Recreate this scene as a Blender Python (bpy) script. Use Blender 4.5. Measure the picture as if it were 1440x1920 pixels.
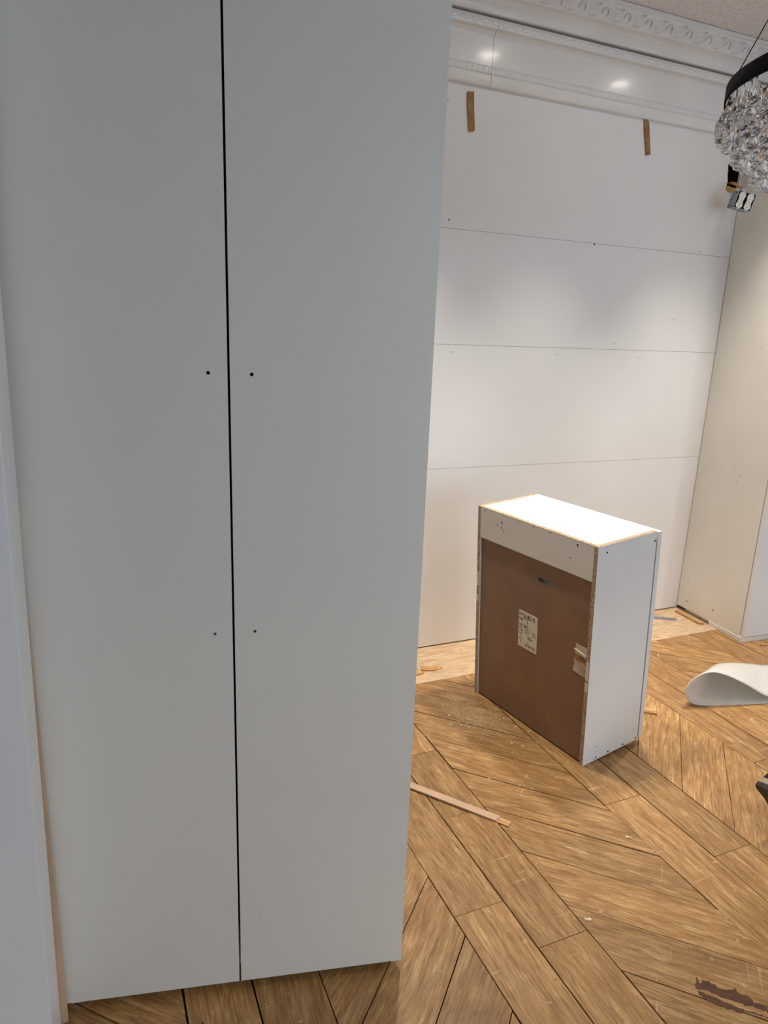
import bpy, bmesh, math, random
from mathutils import Vector, Matrix, Euler
random.seed(7)
SC = bpy.context.scene
COL = SC.collection
for o in list(bpy.data.objects):
    bpy.data.objects.remove(o)

# ------------------------------------------------------------------ camera
F_PX = 1298.0
cd = bpy.data.cameras.new('camera')
cd.sensor_fit = 'HORIZONTAL'; cd.sensor_width = 36.0; cd.lens = F_PX * 36.0 / 1440.0
cd.clip_start = 0.02
cam = bpy.data.objects.new('camera', cd); COL.objects.link(cam)
def unit(v): return Vector(v).normalized()
_up = -unit((530 - 720, 5940 - 960, F_PX))            # vertical vanishing point -> world up, in camera space (x right, y down, z forward)
_wx = Vector((3777 - 720, 738 - 960, F_PX)); _wx = (_wx - _wx.dot(_up) * _up).normalized()   # along the back wall
_wy = _up.cross(_wx)
R = Matrix((_wx, _wy, _up))                           # camera space -> world
right, down, fwd = R.col[0], R.col[1], R.col[2]
EYE = Vector((0, 0, 1.5))
cam.matrix_world = Matrix(((right.x, -down.x, -fwd.x, EYE.x), (right.y, -down.y, -fwd.y, EYE.y), (right.z, -down.z, -fwd.z, EYE.z), (0, 0, 0, 1)))
SC.camera = cam
def ray(p): return R @ Vector((p[0] - 720, p[1] - 960, F_PX))
def on_floor(p, z=0.0):
    r = ray(p); return EYE + r * ((z - EYE.z) / r.z)
def on_wall(p, y):
    r = ray(p); return EYE + r * (y / r.y)

# ------------------------------------------------------------------ world, exposure, lights
SC.view_settings.view_transform = 'Standard'
SC.view_settings.look = 'None'
SC.view_settings.gamma = 1.0
SC.view_settings.use_curve_mapping = False
SC.view_settings.exposure = 0.14
w = bpy.data.worlds.new('world'); SC.world = w; w.use_nodes = True
w.node_tree.nodes['Background'].inputs[0].default_value = (0.55, 0.72, 1.0, 1)
w.node_tree.nodes['Background'].inputs[1].default_value = 1.0

CEIL = 2.84
WALL_Y = 2.7825
WIN_W = 64.0             # daylight watts through the shop window
LAMP_W = 34.0
WARM = (1.0, 0.92, 0.82)
WARM2 = (1.0, 0.92, 0.82)
LAMPS = [  # x, y, watts, spot angle, where; the row by the wall is placed by the two highlights it leaves on the moulding
    (1.95, 2.17, 38, 66, 'wall_middle'), (2.77, 2.17, 50, 67, 'wall_corner'), (1.13, 2.17, 50, 70, 'wall_pantry'),
    (1.9, 0.25, 8, 150, 'room_middle'), (3.4, 0.35, 18, 150, 'room_corner'), (1.0, -1.5, 30, 150, 'shop_middle'), (3.0, -1.5, 24, 150, 'shop_corner'),  # unseen room downlights added for general fill, positions assumed
]
dl = bpy.data.lights.new('window_daylight', 'AREA')
dl.shape = 'RECTANGLE'; dl.size = 3.2; dl.size_y = 1.9; dl.energy = WIN_W; dl.color = (0.66, 0.83, 1.0)
dlo = bpy.data.objects.new('window_daylight_offscreen', dl); COL.objects.link(dlo)
dlo.location = (2.6, -3.10, 1.35); dlo.rotation_euler = (math.radians(90), 0, 0)

# ------------------------------------------------------------------ helpers
def lin(c):
    return tuple(((x / 255) / 12.92 if x / 255 <= 0.04045 else ((x / 255 + 0.055) / 1.055) ** 2.4) for x in c) + (1,)
def obj(name, me, mat=None, parent=None, loc=None, rot=None):
    o = bpy.data.objects.new(name, me); COL.objects.link(o)
    if mat is not None and me is not None and len(me.materials) == 0: me.materials.append(mat)
    if parent is not None: o.parent = parent
    if loc is not None: o.location = loc
    if rot is not None: o.rotation_euler = rot
    return o
def tag(o, label, cat, group=None, kind=None):
    o['label'] = label; o['category'] = cat
    if group: o['group'] = group
    if kind: o['kind'] = kind
    return o
def thing(name, label, cat, loc=(0, 0, 0), rot=(0, 0, 0), group=None, kind=None):
    o = bpy.data.objects.new(name, None); COL.objects.link(o)
    o.empty_display_size = 0.05; o.location = loc; o.rotation_euler = rot
    return tag(o, label, cat, group, kind)
def mesh_of(bm, name='mesh', smooth=False):
    me = bpy.data.meshes.new(name)
    bmesh.ops.recalc_face_normals(bm, faces=bm.faces)
    bm.to_mesh(me); bm.free()
    if smooth:
        for p in me.polygons: p.use_smooth = True
    return me
def add_box(bm, lo, hi):
    vs = [bm.verts.new((x, y, z)) for x in (lo[0], hi[0]) for y in (lo[1], hi[1]) for z in (lo[2], hi[2])]
    for f in ((0, 1, 3, 2), (4, 6, 7, 5), (0, 4, 5, 1), (2, 3, 7, 6), (0, 2, 6, 4), (1, 5, 7, 3)):
        bm.faces.new([vs[i] for i in f])
    return vs
def box(name, lo, hi, mat, parent=None, bevel=0.0):
    bm = bmesh.new(); add_box(bm, lo, hi)
    if bevel > 0:
        bmesh.ops.bevel(bm, geom=list(bm.edges), offset=bevel, segments=2, affect='EDGES', profile=0.7)
    return obj(name, mesh_of(bm, name), mat, parent)
def prism_mesh(poly, z0, z1, name='prism'):
    bm = bmesh.new()
    a = [bm.verts.new((x, y, z0)) for x, y in poly]; b = [bm.verts.new((x, y, z1)) for x, y in poly]
    n = len(poly)
    bm.faces.new(a); bm.faces.new(b)
    for i in range(n): bm.faces.new((a[i], a[(i + 1) % n], b[(i + 1) % n], b[i]))
    return mesh_of(bm, name)
def lathe(prof, seg=24, name='lathe', smooth=True):
    bm = bmesh.new(); rings = []
    for r, z in prof:
        if r < 1e-6: rings.append([bm.verts.new((0, 0, z))])
        else: rings.append([bm.verts.new((r * math.cos(2 * math.pi * i / seg), r * math.sin(2 * math.pi * i / seg), z)) for i in range(seg)])
    for a, b in zip(rings, rings[1:]):
        for i in range(seg):
            j = (i + 1) % seg
            if len(a) == 1 and len(b) == 1: continue
            if len(a) == 1: bm.faces.new((a[0], b[i], b[j]))
            elif len(b) == 1: bm.faces.new((a[i], a[j], b[0]))
            else: bm.faces.new((a[i], a[j], b[j], b[i]))
    return mesh_of(bm, name, smooth)
def tube_mesh(pts, r, seg=8, name='tube'):
    bm = bmesh.new(); rings = []
    pts = [Vector(p) for p in pts]
    for i, p in enumerate(pts):
        t = (pts[min(i + 1, len(pts) - 1)] - pts[max(i - 1, 0)]).normalized()
        a = t.cross(Vector((0, 0, 1)) if abs(t.z) < .9 else Vector((1, 0, 0))).normalized(); b = t.cross(a)
        rr = r[i] if isinstance(r, (list, tuple)) else r
        rings.append([bm.verts.new(p + (a * math.cos(2 * math.pi * k / seg) + b * math.sin(2 * math.pi * k / seg)) * rr) for k in range(seg)])
    for A, B in zip(rings, rings[1:]):
        for k in range(seg): bm.faces.new((A[k], A[(k + 1) % seg], B[(k + 1) % seg], B[k]))
    bm.faces.new(rings[0]); bm.faces.new(rings[-1])
    return mesh_of(bm, name, True)
def text_mesh(s, size, xs=1.0, off=0.0, align='LEFT'):
    cu = bpy.data.curves.new('text', 'FONT'); cu.body = s; cu.size = size; cu.align_x = align; cu.resolution_u = 2; cu.offset = off
    o = bpy.data.objects.new('text_tmp', cu); COL.objects.link(o)
    bpy.context.view_layer.update()
    me = bpy.data.meshes.new_from_object(o.evaluated_get(bpy.context.evaluated_depsgraph_get()))
    bpy.data.objects.remove(o); me.materials.clear(); me.transform(Matrix.Diagonal((xs, 1, 1, 1)))
    return me

# ------------------------------------------------------------------ materials
def nt(name):
    m = bpy.data.materials.new(name); m.use_nodes = True
    n = m.node_tree.nodes; l = m.node_tree.links
    return m, n, l, n['Principled BSDF']
def flat(name, rgb, rough=0.5, metal=0.0, spec=0.5, coat=0.0):
    m, n, l, b = nt(name)
    b.inputs['Base Color'].default_value = lin(rgb); b.inputs['Roughness'].default_value = rough
    b.inputs['Metallic'].default_value = metal; b.inputs['Specular IOR Level'].default_value = spec
    b.inputs['Coat Weight'].default_value = coat
    return m
def ramp(n, stops):
    r = n.new('ShaderNodeValToRGB'); e = r.color_ramp.elements
    e[0].position = stops[0][0]; e[0].color = stops[0][1]; e[1].position = stops[-1][0]; e[1].color = stops[-1][1]
    for p, c in stops[1:-1]:
        x = e.new(p); x.color = c
    return r
def noise(n, l, vec, scale, detail=4, rough=0.55, dist=0.0):
    t = n.new('ShaderNodeTexNoise'); t.inputs['Scale'].default_value = scale; t.inputs['Detail'].default_value = detail
    t.inputs['Roughness'].default_value = rough; t.inputs['Distortion'].default_value = dist
    l.new(vec, t.inputs['Vector']); return t.outputs['Fac']
def mapped(n, l, vec, scale, loc=(0, 0, 0)):
    m = n.new('ShaderNodeMapping'); m.inputs['Scale'].default_value = scale; m.inputs['Location'].default_value = loc
    l.new(vec, m.inputs['Vector']); return m.outputs['Vector']
def mix(n, l, fac, a, b, mode='MIX'):
    m = n.new('ShaderNodeMix'); m.data_type = 'RGBA'; m.blend_type = mode
    for s, v in ((m.inputs[0], fac), (m.inputs[6], a), (m.inputs[7], b)):
        if hasattr(v, 'is_output'): l.new(v, s)
        else: s.default_value = v
    return m.outputs[2]
def math_n(n, l, op, a, b=0.0, c=None, clamp=False):
    m = n.new('ShaderNodeMath'); m.operation = op; m.use_clamp = clamp
    for i, v in enumerate((a, b) if c is None else (a, b, c)):
        if hasattr(v, 'is_output'): l.new(v, m.inputs[i])
        else: m.inputs[i].default_value = v
    return m.outputs[0]
def bump(n, l, b, h, strength, dist=0.002):
    x = n.new('ShaderNodeBump'); x.inputs['Strength'].default_value = strength; x.inputs['Distance'].default_value = dist
    l.new(h, x.inputs['Height']); l.new(x.outputs['Normal'], b.inputs['Normal'])
def objvec(n, l, rnd=True):
    tc = n.new('ShaderNodeTexCoord'); v = tc.outputs['Object']
    if rnd:
        oi = n.new('ShaderNodeObjectInfo'); k = math_n(n, l, 'MULTIPLY', oi.outputs['Random'], 97.0)
        ad = n.new('ShaderNodeVectorMath'); ad.operation = 'ADD'; l.new(v, ad.inputs[0]); l.new(k, ad.inputs[1]); v = ad.outputs[0]
        return v, oi.outputs['Random']
    return v, None

def painted(name, rgb, rough=0.5, var=0.05, scale=3.0, bmp=0.05, bscale=120, coat=0.0):
    m, n, l, b = nt(name)
    v, _ = objvec(n, l, False)
    f = noise(n, l, v, scale, 4)
    dark = tuple(max(0, int(c * (1 - var))) for c in rgb)
    r = ramp(n, [(0.35, lin(dark)), (0.65, lin(rgb))]); l.new(f, r.inputs[0]); l.new(r.outputs[0], b.inputs['Base Color'])
    b.inputs['Roughness'].default_value = rough; b.inputs['Coat Weight'].default_value = coat; b.inputs['Coat Roughness'].default_value = 0.12
    if bmp: bump(n, l, b, noise(n, l, v, bscale, 3), bmp, 0.001)
    return m

def oak(name, dark, mid, light, worn, rough=0.42, tint=0.25):
    m, n, l, b = nt(name)
    v, rnd = objvec(n, l)
    warp = n.new('ShaderNodeTexNoise'); warp.inputs['Scale'].default_value = 2.2; l.new(v, warp.inputs['Vector'])
    wv = n.new('ShaderNodeVectorMath'); wv.operation = 'MULTIPLY_ADD'; wv.inputs[1].default_value = (0, 0.05, 0)
    l.new(warp.outputs['Color'], wv.inputs[0]); l.new(v, wv.inputs[2])
    gv = wv.outputs[0]
    g1 = noise(n, l, mapped(n, l, gv, (4.5, 24, 1)), 1.8, 10, 0.72, 0.15)
    g3 = noise(n, l, mapped(n, l, gv, (16, 110, 1), (7, 3, 0)), 1.0, 5, 0.7)
    g2 = noise(n, l, mapped(n, l, gv, (9, 230, 1)), 1.0, 4, 0.65)
    half = tuple((p + 2 * q) / 3 for p, q in zip(dark, mid))
    r1 = ramp(n, [(0.30, lin(half)), (0.48, lin(mid)), (0.66, lin(light))]); l.new(g1, r1.inputs[0])
    pores = ramp(n, [(0.36, (0.52, 0.44, 0.37, 1)), (0.52, (1, 1, 1, 1))]); l.new(g2, pores.inputs[0])
    c = mix(n, l, 0.8, r1.outputs[0], pores.outputs[0], 'MULTIPLY')
    g3r = ramp(n, [(0.34, (0.74, 0.68, 0.62, 1)), (0.60, (1.08, 1.07, 1.05, 1))]); l.new(g3, g3r.inputs[0])
    c = mix(n, l, 0.85, c, g3r.outputs[0], 'MULTIPLY')
    # brown remains of the old finish, in blotches along the grain
    bl = noise(n, l, mapped(n, l, gv, (3.2, 7.0, 1), (3, 9, 0)), 1.5, 12, 0.78, 0.1)
    br = ramp(n, [(0.46, (0, 0, 0, 1)), (0.62, (1, 1, 1, 1))]); l.new(bl, br.inputs[0])
    c = mix(n, l, math_n(n, l, 'MULTIPLY', br.outputs[0], 0.75), c, mix(n, l, 0.5, lin(dark), c))
    # pale rubbed patches and scratches
    w1 = noise(n, l, mapped(n, l, gv, (9, 60, 1), (17, 2, 0)), 1.3, 6, 0.75, 0.8)
    wr = ramp(n, [(0.58, (0, 0, 0, 1)), (0.72, (1, 1, 1, 1))]); l.new(w1, wr.inputs[0])
    c = mix(n, l, math_n(n, l, 'MULTIPLY', wr.outputs[0], 0.55), c, lin(worn))
    # fine scratches crossing the grain
    for sc, lo_ in (((90, 5, 1), (5, 1, 0)), ((40, 26, 1), (11, 4, 0))):
        mp = n.new('ShaderNodeMapping'); mp.inputs['Rotation'].default_value = (0, 0, 0.5 if sc[1] == 5 else -0.7); mp.inputs['Scale'].default_value = sc; mp.inputs['Location'].default_value = lo_
        l.new(v, mp.inputs['Vector'])
        sn = noise(n, l, mp.outputs[0], 1.0, 2, 0.5)
        sr = ramp(n, [(0.70, (0, 0, 0, 1)), (0.76, (1, 1, 1, 1))]); l.new(sn, sr.inputs[0])
        c = mix(n, l, math_n(n, l, 'MULTIPLY', sr.outputs[0], 0.35), c, lin(worn))
    vo = n.new('ShaderNodeTexVoronoi'); vo.inputs['Scale'].default_value = 8.0; l.new(v, vo.inputs['Vector'])
    kr = ramp(n, [(0.022, (1, 1, 1, 1)), (0.032, (0, 0, 0, 1))]); l.new(vo.outputs['Distance'], kr.inputs[0])
    c = mix(n, l, math_n(n, l, 'MULTIPLY', kr.outputs[0], 0.8), c, (0.02, 0.012, 0.006, 1))
    hv = n.new('ShaderNodeHueSaturation'); l.new(c, hv.inputs['Color'])
    l.new(math_n(n, l, 'MULTIPLY_ADD', rnd, tint, 1.0 - tint / 2), hv.inputs['Value'])
    l.new(hv.outputs[0], b.inputs['Base Color'])
    b.inputs['Roughness'].default_value = rough
    l.new(math_n(n, l, 'MULTIPLY_ADD', w1, 0.3, rough - 0.12), b.inputs['Roughness'])
    bump(n, l, b, g2, 0.12, 0.001)
    return m

def particle(name):
    m, n, l, b = nt(name)
    v, _ = objvec(n, l, False)
    vo = n.new('ShaderNodeTexVoronoi'); vo.inputs['Scale'].default_value = 420; l.new(v, vo.inputs['Vector'])
    sep = n.new('ShaderNodeSeparateColor'); l.new(vo.outputs['Color'], sep.inputs[0])
    r = ramp(n, [(0.05, lin((104, 82, 58))), (0.3, lin((160, 134, 100))), (0.7, lin((186, 162, 126))), (0.95, lin((212, 194, 162)))])
    l.new(sep.outputs[0], r.inputs[0]); l.new(r.outputs[0], b.inputs['Base Color']); b.inputs['Roughness'].default_value = 0.85
    bump(n, l, b, sep.outputs[0], 0.3, 0.001)
    return m

def stained(name, base, stain, rough=0.5, amount=0.5):
    m, n, l, b = nt(name)
    v, _ = objvec(n, l, False)
    f = noise(n, l, v, 1.1, 6, 0.6); r = ramp(n, [(0.45, (0, 0, 0, 1)), (0.75, (1, 1, 1, 1))]); l.new(f, r.inputs[0])
    c = mix(n, l, math_n(n, l, 'MULTIPLY', r.outputs[0], amount), lin(base), lin(stain))
    s = noise(n, l, mapped(n, l, v, (1, 1, 4)), 26, 4, 0.7); rs = ramp(n, [(0.74, (0, 0, 0, 1)), (0.80, (1, 1, 1, 1))]); l.new(s, rs.inputs[0])
    c = mix(n, l, math_n(n, l, 'MULTIPLY', rs.outputs[0], 0.25), c, lin((150, 140, 128)))
    l.new(c, b.inputs['Base Color']); b.inputs['Roughness'].default_value = rough
    bump(n, l, b, noise(n, l, v, 160, 3), 0.06, 0.001)
    return m

M = {}
M['wall'] = stained('wall_paint', (226, 224, 222), (221, 216, 208), 0.42, 0.5)
M['room'] = painted('room_paint', (226, 223, 218), 0.6)
M['trim'] = painted('trim_gloss', (228, 225, 221), 0.30, 0.03, 5, 0.04, 60, 0.35)
M['ceiling'] = None
M['door'] = painted('satin_door', (222, 218, 209), 0.42, 0.015, 1.5, 0.02, 300)
M['melamine'] = painted('white_melamine', (226, 225, 222), 0.40, 0.02, 2, 0.02, 250)
M['cream'] = painted('cream_melamine', (228, 224, 216), 0.5, 0.03, 3, 0.03, 200)
M['lacquer'] = painted('cool_lacquer', (226, 226, 226), 0.38, 0.02, 2, 0.02, 250)
M['particle'] = particle('particleboard')
M['oak'] = oak('oak_plank', (112, 74, 38), (166, 127, 78), (194, 158, 108), (218, 190, 146))
M['pale'] = oak('bare_plank', (186, 156, 122), (206, 178, 144), (218, 194, 164), (228, 210, 184), 0.7, 0.12)
M['shim'] = oak('shim_wood', (160, 116, 68), (196, 152, 100), (214, 174, 124), (226, 196, 150), 0.7, 0.1)
M['mdf'] = painted('raw_strip', (196, 164, 134), 0.7, 0.06, 12)
M['hardboard'] = painted('brown_hardboard', (142, 110, 84), 0.55, 0.07, 9, 0.08, 500)
M['black'] = flat('painted_hole_black', (6, 6, 7), 0.9, 0, 0.1)
M['joint'] = flat('grimy_subfloor', (56, 42, 29), 0.95, 0, 0.1)
M['ink'] = flat('label_ink', (28, 26, 26), 0.7)
M['paper'] = painted('label_paper', (226, 216, 196), 0.6, 0.03, 20)
M['clear'] = flat('grey_film', (122, 124, 124), 0.35)
M['tape'] = painted('torn_tape', (206, 190, 168), 0.45, 0.12, 40)
M['tapebrown'] = painted('tape_fibre', (196, 140, 84), 0.7, 0.2, 60)
M['steel'] = painted('galvanised', (146, 154, 158), 0.4, 0.12, 60); M['steel'].node_tree.nodes['Principled BSDF'].inputs['Metallic'].default_value = 0.45
M['plastic'] = flat('ivory_plastic', (228, 222, 208), 0.35)
M['bakelite'] = flat('black_plastic', (9, 8, 8), 0.85, 0, 0.1)
M['card'] = painted('cable_sheath', (196, 160, 100), 0.7, 0.2, 60)
M['cardstrip'] = oak('bare_wall_wood', (128, 92, 58), (158, 120, 80), (172, 134, 92), (186, 150, 110), 0.75, 0.1)
M['patch'] = painted('dark_bare_patch', (92, 54, 28), 0.6, 0.25, 40)
M['dust'] = flat('sawdust', (226, 206, 172), 0.9)
M['metal_black'] = flat('black_metal', (7, 7, 9), 0.7, 0.0, 0.08)
M['denim'] = painted('navy_cloth', (30, 32, 44), 0.9, 0.2, 90, 0.2, 400)
M['shirt'] = painted('grey_cloth', (92, 94, 98), 0.9, 0.1, 60, 0.2, 400)
M['skin'] = flat('skin', (198, 150, 122), 0.55)
M['hair'] = flat('hair', (46, 34, 26), 0.6)
M['sole'] = painted('rubber_sole', (58, 52, 48), 0.7, 0.3, 60)
M['midsole'] = painted('beige_midsole', (176, 160, 134), 0.6, 0.1, 40)
M['upper'] = painted('shoe_upper', (24, 24, 30), 0.7, 0.2, 60)
def mk_ceiling():
    m, n, l, b = nt('textured_ceiling'); v, _ = objvec(n, l, False)
    f = noise(n, l, v, 55, 5, 0.7); r = ramp(n, [(0.35, lin((226, 220, 217))), (0.6, lin((246, 242, 239)))]); l.new(f, r.inputs[0])
    l.new(r.outputs[0], b.inputs['Base Color']); b.inputs['Roughness'].default_value = 0.9; bump(n, l, b, f, 0.9, 0.012); return m
M['ceiling'] = mk_ceiling()
def mk_glass():
    m, n, l, b = nt('crystal'); b.inputs['Base Color'].default_value = (0.97, 0.98, 1, 1); b.inputs['Roughness'].default_value = 0.0
    b.inputs['IOR'].default_value = 1.55; b.inputs['Transmission Weight'].default_value = 1.0; return m
M['glass'] = mk_glass()
def mk_pane():
    m, n, l, b = nt('window_glass'); n.remove(b)
    t = n.new('ShaderNodeBsdfTransparent'); g = n.new('ShaderNodeBsdfGlossy'); g.inputs['Roughness'].default_value = 0.02
    x = n.new('ShaderNodeMixShader'); x.inputs[0].default_value = 0.06
    l.new(t.outputs[0], x.inputs[1]); l.new(g.outputs[0], x.inputs[2]); l.new(x.outputs[0], n['Material Output'].inputs[0]); return m
M['pane'] = mk_pane()
def mk_foam():
    m, n, l, b = nt('white_foam'); b.inputs['Base Color'].default_value = lin((238, 236, 232)); b.inputs['Roughness'].default_value = 0.6
    tr = n.new('ShaderNodeBsdfTranslucent'); tr.inputs[0].default_value = lin((236, 234, 230))
    x = n.new('ShaderNodeMixShader'); x.inputs[0].default_value = 0.40
    l.new(b.outputs[0], x.inputs[1]); l.new(tr.outputs[0], x.inputs[2]); l.new(x.outputs[0], n['Material Output'].inputs[0]); return m
M['foam'] = mk_foam()
def mk_emit():
    m, n, l, b = nt('lamp_diffuser'); b.inputs['Emission Color'].default_value = WARM + (1,); b.inputs['Emission Strength'].default_value = 45.0; return m
M['emit'] = mk_emit()

# ------------------------------------------------------------------ room shell
X0, X1, Y0 = -2.0, 5.0, -3.0
floor = box('floor', (X0, Y0, -0.06), (X1, 2.9, -0.012), M['joint']); tag(floor, 'worn oak plank floor in a chevron lattice pattern', 'floor', kind='structure')
ceil = box('ceiling', (X0, Y0, CEIL), (X1, 2.95, CEIL + 0.08), M['ceiling']); tag(ceil, 'off-white rough textured ceiling', 'ceiling', kind='structure')
wl = box('wall_left', (X0 - 0.1, Y0, -0.06), (X0, 2.95, CEIL + .08), M['room']); tag(wl, 'plain white painted wall behind the cabinets', 'wall', kind='structure')
wr = box('wall_right', (X1, Y0, -0.06), (X1 + 0.1, 2.95, CEIL + .08), M['room']); tag(wr, 'plain white painted wall beyond the corner cabinet', 'wall', kind='structure')
wf = thing('wall_front', 'white painted wall holding the shop window', 'wall', kind='structure')
WX0, WX1, WZ0, WZ1 = 0.95, 4.25, 0.35, 2.35
for lo, hi in (((X0 - .1, Y0 - .1, -.06), (WX0, Y0, CEIL + .08)), ((WX1, Y0 - .1, -.06), (X1 + .1, Y0, CEIL + .08)), ((WX0, Y0 - .1, -.06), (WX1, Y0, WZ0)), ((WX0, Y0 - .1, WZ1), (WX1, Y0, CEIL + .08))):
    box('wall_section', lo, hi, M['room'], wf)
wn = thing('window_1', 'large shop window letting in cool daylight', 'window', kind='structure')
ya_, yb_ = Y0 - .08, Y0 - .01
for lo, hi in (((WX0, ya_, WZ0), (WX1, yb_, WZ0 + .05)), ((WX0, ya_, WZ1 - .05), (WX1, yb_, WZ1)), ((WX0, ya_, WZ0 + .05), (WX0 + .05, yb_, WZ1 - .05)), ((WX1 - .05, ya_, WZ0 + .05), (WX1, yb_, WZ1 - .05))):
    box('window_frame', lo, hi, M['metal_black'], wn)
box('window_pane', (WX0 + .05, Y0 - .046, WZ0 + .05), (WX1 - .05, Y0 - .04, WZ1 - .05), M['pane'], wn)

# back wall: slab behind, sheet panels in front with open joints, ragged hole for the wiring
wb = box('wall_back', (X0, 2.90, -0.06), (X1, 3.0, CEIL + .08), M['cardstrip']); tag(wb, 'stripped white panelled wall with open joints and screw holes', 'wall', kind='structure')
def wall_panel(z0, z1, hole=None):
    bm = bmesh.new()
    outer = [(X0, z0), (X1, z0), (X1, z1), (X0, z1)]
    loops = [outer] + ([hole] if hole else [])
    ed = []
    for lp in loops:
        vs = [bm.verts.new((x, WALL_Y, z)) for x, z in lp]
        ed += [bm.edges.new((vs[i], vs[(i + 1) % len(vs)])) for i in range(len(vs))]
    bmesh.ops.triangle_fill(bm, edges=ed, use_beauty=True)
    r = bmesh.ops.extrude_face_region(bm, geom=list(bm.faces))
    for v in [g for g in r['geom'] if isinstance(g, bmesh.types.BMVert)]: v.co.y += 0.016
    return obj('wall_panel', mesh_of(bm), M['wall'], wb)
G = 0.0006
hx0, hx1, hz0, hz1 = 3.012, 3.108, 2.262, 2.366
hole = []
def rag(a, b, n, j):
    for i in range(n):
        t = i / n; hole.append((a[0] + (b[0] - a[0]) * t + random.uniform(-j, j), a[1] + (b[1] - a[1]) * t + random.uniform(-j, j)))
rag((hx0 + .012, hz0), (hx1, hz0), 6, .004); rag((hx1, hz0), (hx1, hz1), 5, .002); rag((hx1, hz1), (hx0, hz1), 7, .002); rag((hx0, hz1), (hx0 + .012, hz0), 9, .004)
wall_panel(0.006, 0.896 - G); wall_panel(0.896 + G, 1.456 - G); wall_panel(1.456 + G, 1.934 - G); wall_panel(1.934 + G, CEIL, hole)
disc = lathe([(0, -0.0006), (0.0035, -0.0006), (0.0035, 0.0006), (0, 0.0006)], 10, 'screw_hole', False); disc.materials.append(M['black'])  # flat disc on the surface; the dark inside a hole is painted black
disc_s = lathe([(0, -0.0006), (0.0022, -0.0006), (0.0022, 0.0006), (0, 0.0006)], 8, 'nail_hole', False); disc_s.materials.append(M['joint'])
for k, p in enumerate([(842, 412), (1114.5, 458.5), (1286, 469), (1313, 472), (1153, 644), (1153, 655), (846, 660), (1044, 665), (1196, 671), (1263, 599), (840, 186)]):
    obj('screw_hole', disc if k in (0, 1) else disc_s, None, wb, on_wall(p, WALL_Y - 0.0003), (math.pi / 2, 0, 0))

# ------------------------------------------------------------------ crown mouldings
def extrude_profile(prof, xa, xb, n=1):
    bm = bmesh.new()
    pr = [(WALL_Y - p, z) for p, z in prof]
    a = [bm.verts.new((xa, y, z)) for y, z in pr]; b = [bm.verts.new((xb, y, z)) for y, z in pr]
    k = len(pr)
    bm.faces.new(a); bm.faces.new(b)
    for i in range(k): bm.faces.new((a[i], a[(i + 1) % k], b[(i + 1) % k], b[i]))
    return mesh_of(bm)
lower = [(-0.001, 2.484), (0.012, 2.484), (0.017, 2.490), (0.018, 2.505), (0.018, 2.524), (0.015, 2.529), (0.019, 2.532), (0.019, 2.553), (0.015, 2.557)]
for i in range(9):
    t = i / 8; lower.append((0.016, 2.557 + 0.096 * t)) if i in (0, 8) else None
for i in range(1, 8):
    t = i / 7; a = math.pi * t; lower.append((0.016 + 0.026 * (1 - math.cos(a / 2)), 2.653 + 0.028 * math.sin(a / 2)))
lower += [(0.046, 2.683), (0.050, 2.694), (0.050, 2.705), (0.046, 2.716), (0.012, 2.717), (-0.001, 2.717)]
SEAM = 1.622
tr1 = obj('trim_1', extrude_profile(lower, X0, SEAM - 0.0007), M['trim']); tag(tr1, 'glossy white lower moulding length running behind the tall cabinet up to the joint', 'moulding', kind='structure')
tr2 = obj('trim_2', extrude_profile(lower, SEAM + 0.0007, X1), M['trim']); tag(tr2, 'glossy white lower moulding length from the joint to the corner', 'moulding', kind='structure')
upper = [(-0.001, 2.7245), (0.055, 2.7245), (0.060, 2.727)]
for i in range(9):
    t = i / 8; a = t * math.pi / 2; upper.append((0.060 + 0.045 * (1 - math.cos(a)), 2.727 + 0.046 * math.sin(a)))
upper += [(0.109, 2.776), (0.112, 2.781), (0.124, 2.800), (0.136, 2.812), (0.144, 2.818), (0.148, 2.824), (0.160, 2.828), (0.160, CEIL - 0.0025), (-0.001, CEIL - 0.0025)]
tr3 = obj('trim_3', extrude_profile(upper, X0, X1), M['trim']); tag(tr3, 'white ceiling crown with a carved leaf band', 'moulding', kind='structure')
# carved pieces
bmb = bmesh.new(); add_box(bmb, (-0.0085, -0.0035, -0.0095), (0.0085, 0.002, 0.0095)); bmesh.ops.bevel(bmb, geom=list(bmb.edges), offset=0.003, segments=1, affect='EDGES')
bead = mesh_of(bmb, 'bead', True); bead.materials.append(M['trim'])
x = 1.40
while x < 3.2:
    obj('bead', bead, None, tr1 if x < SEAM else tr2, (x, WALL_Y - 0.0185, 2.5425)); x += 0.0265
bmr = bmesh.new(); bmesh.ops.create_uvsphere(bmr, u_segments=8, v_segments=5, radius=1); bmesh.ops.scale(bmr, vec=(0.020, 0.0035, 0.009), verts=bmr.verts)
ros = mesh_of(bmr, 'rosette', True); ros.materials.append(M['trim'])
x = 1.42
while x < 3.2:
    obj('rosette', ros, None, tr1 if x < SEAM else tr2, (x, WALL_Y - 0.049, 2.6985)); x += 0.047
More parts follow.
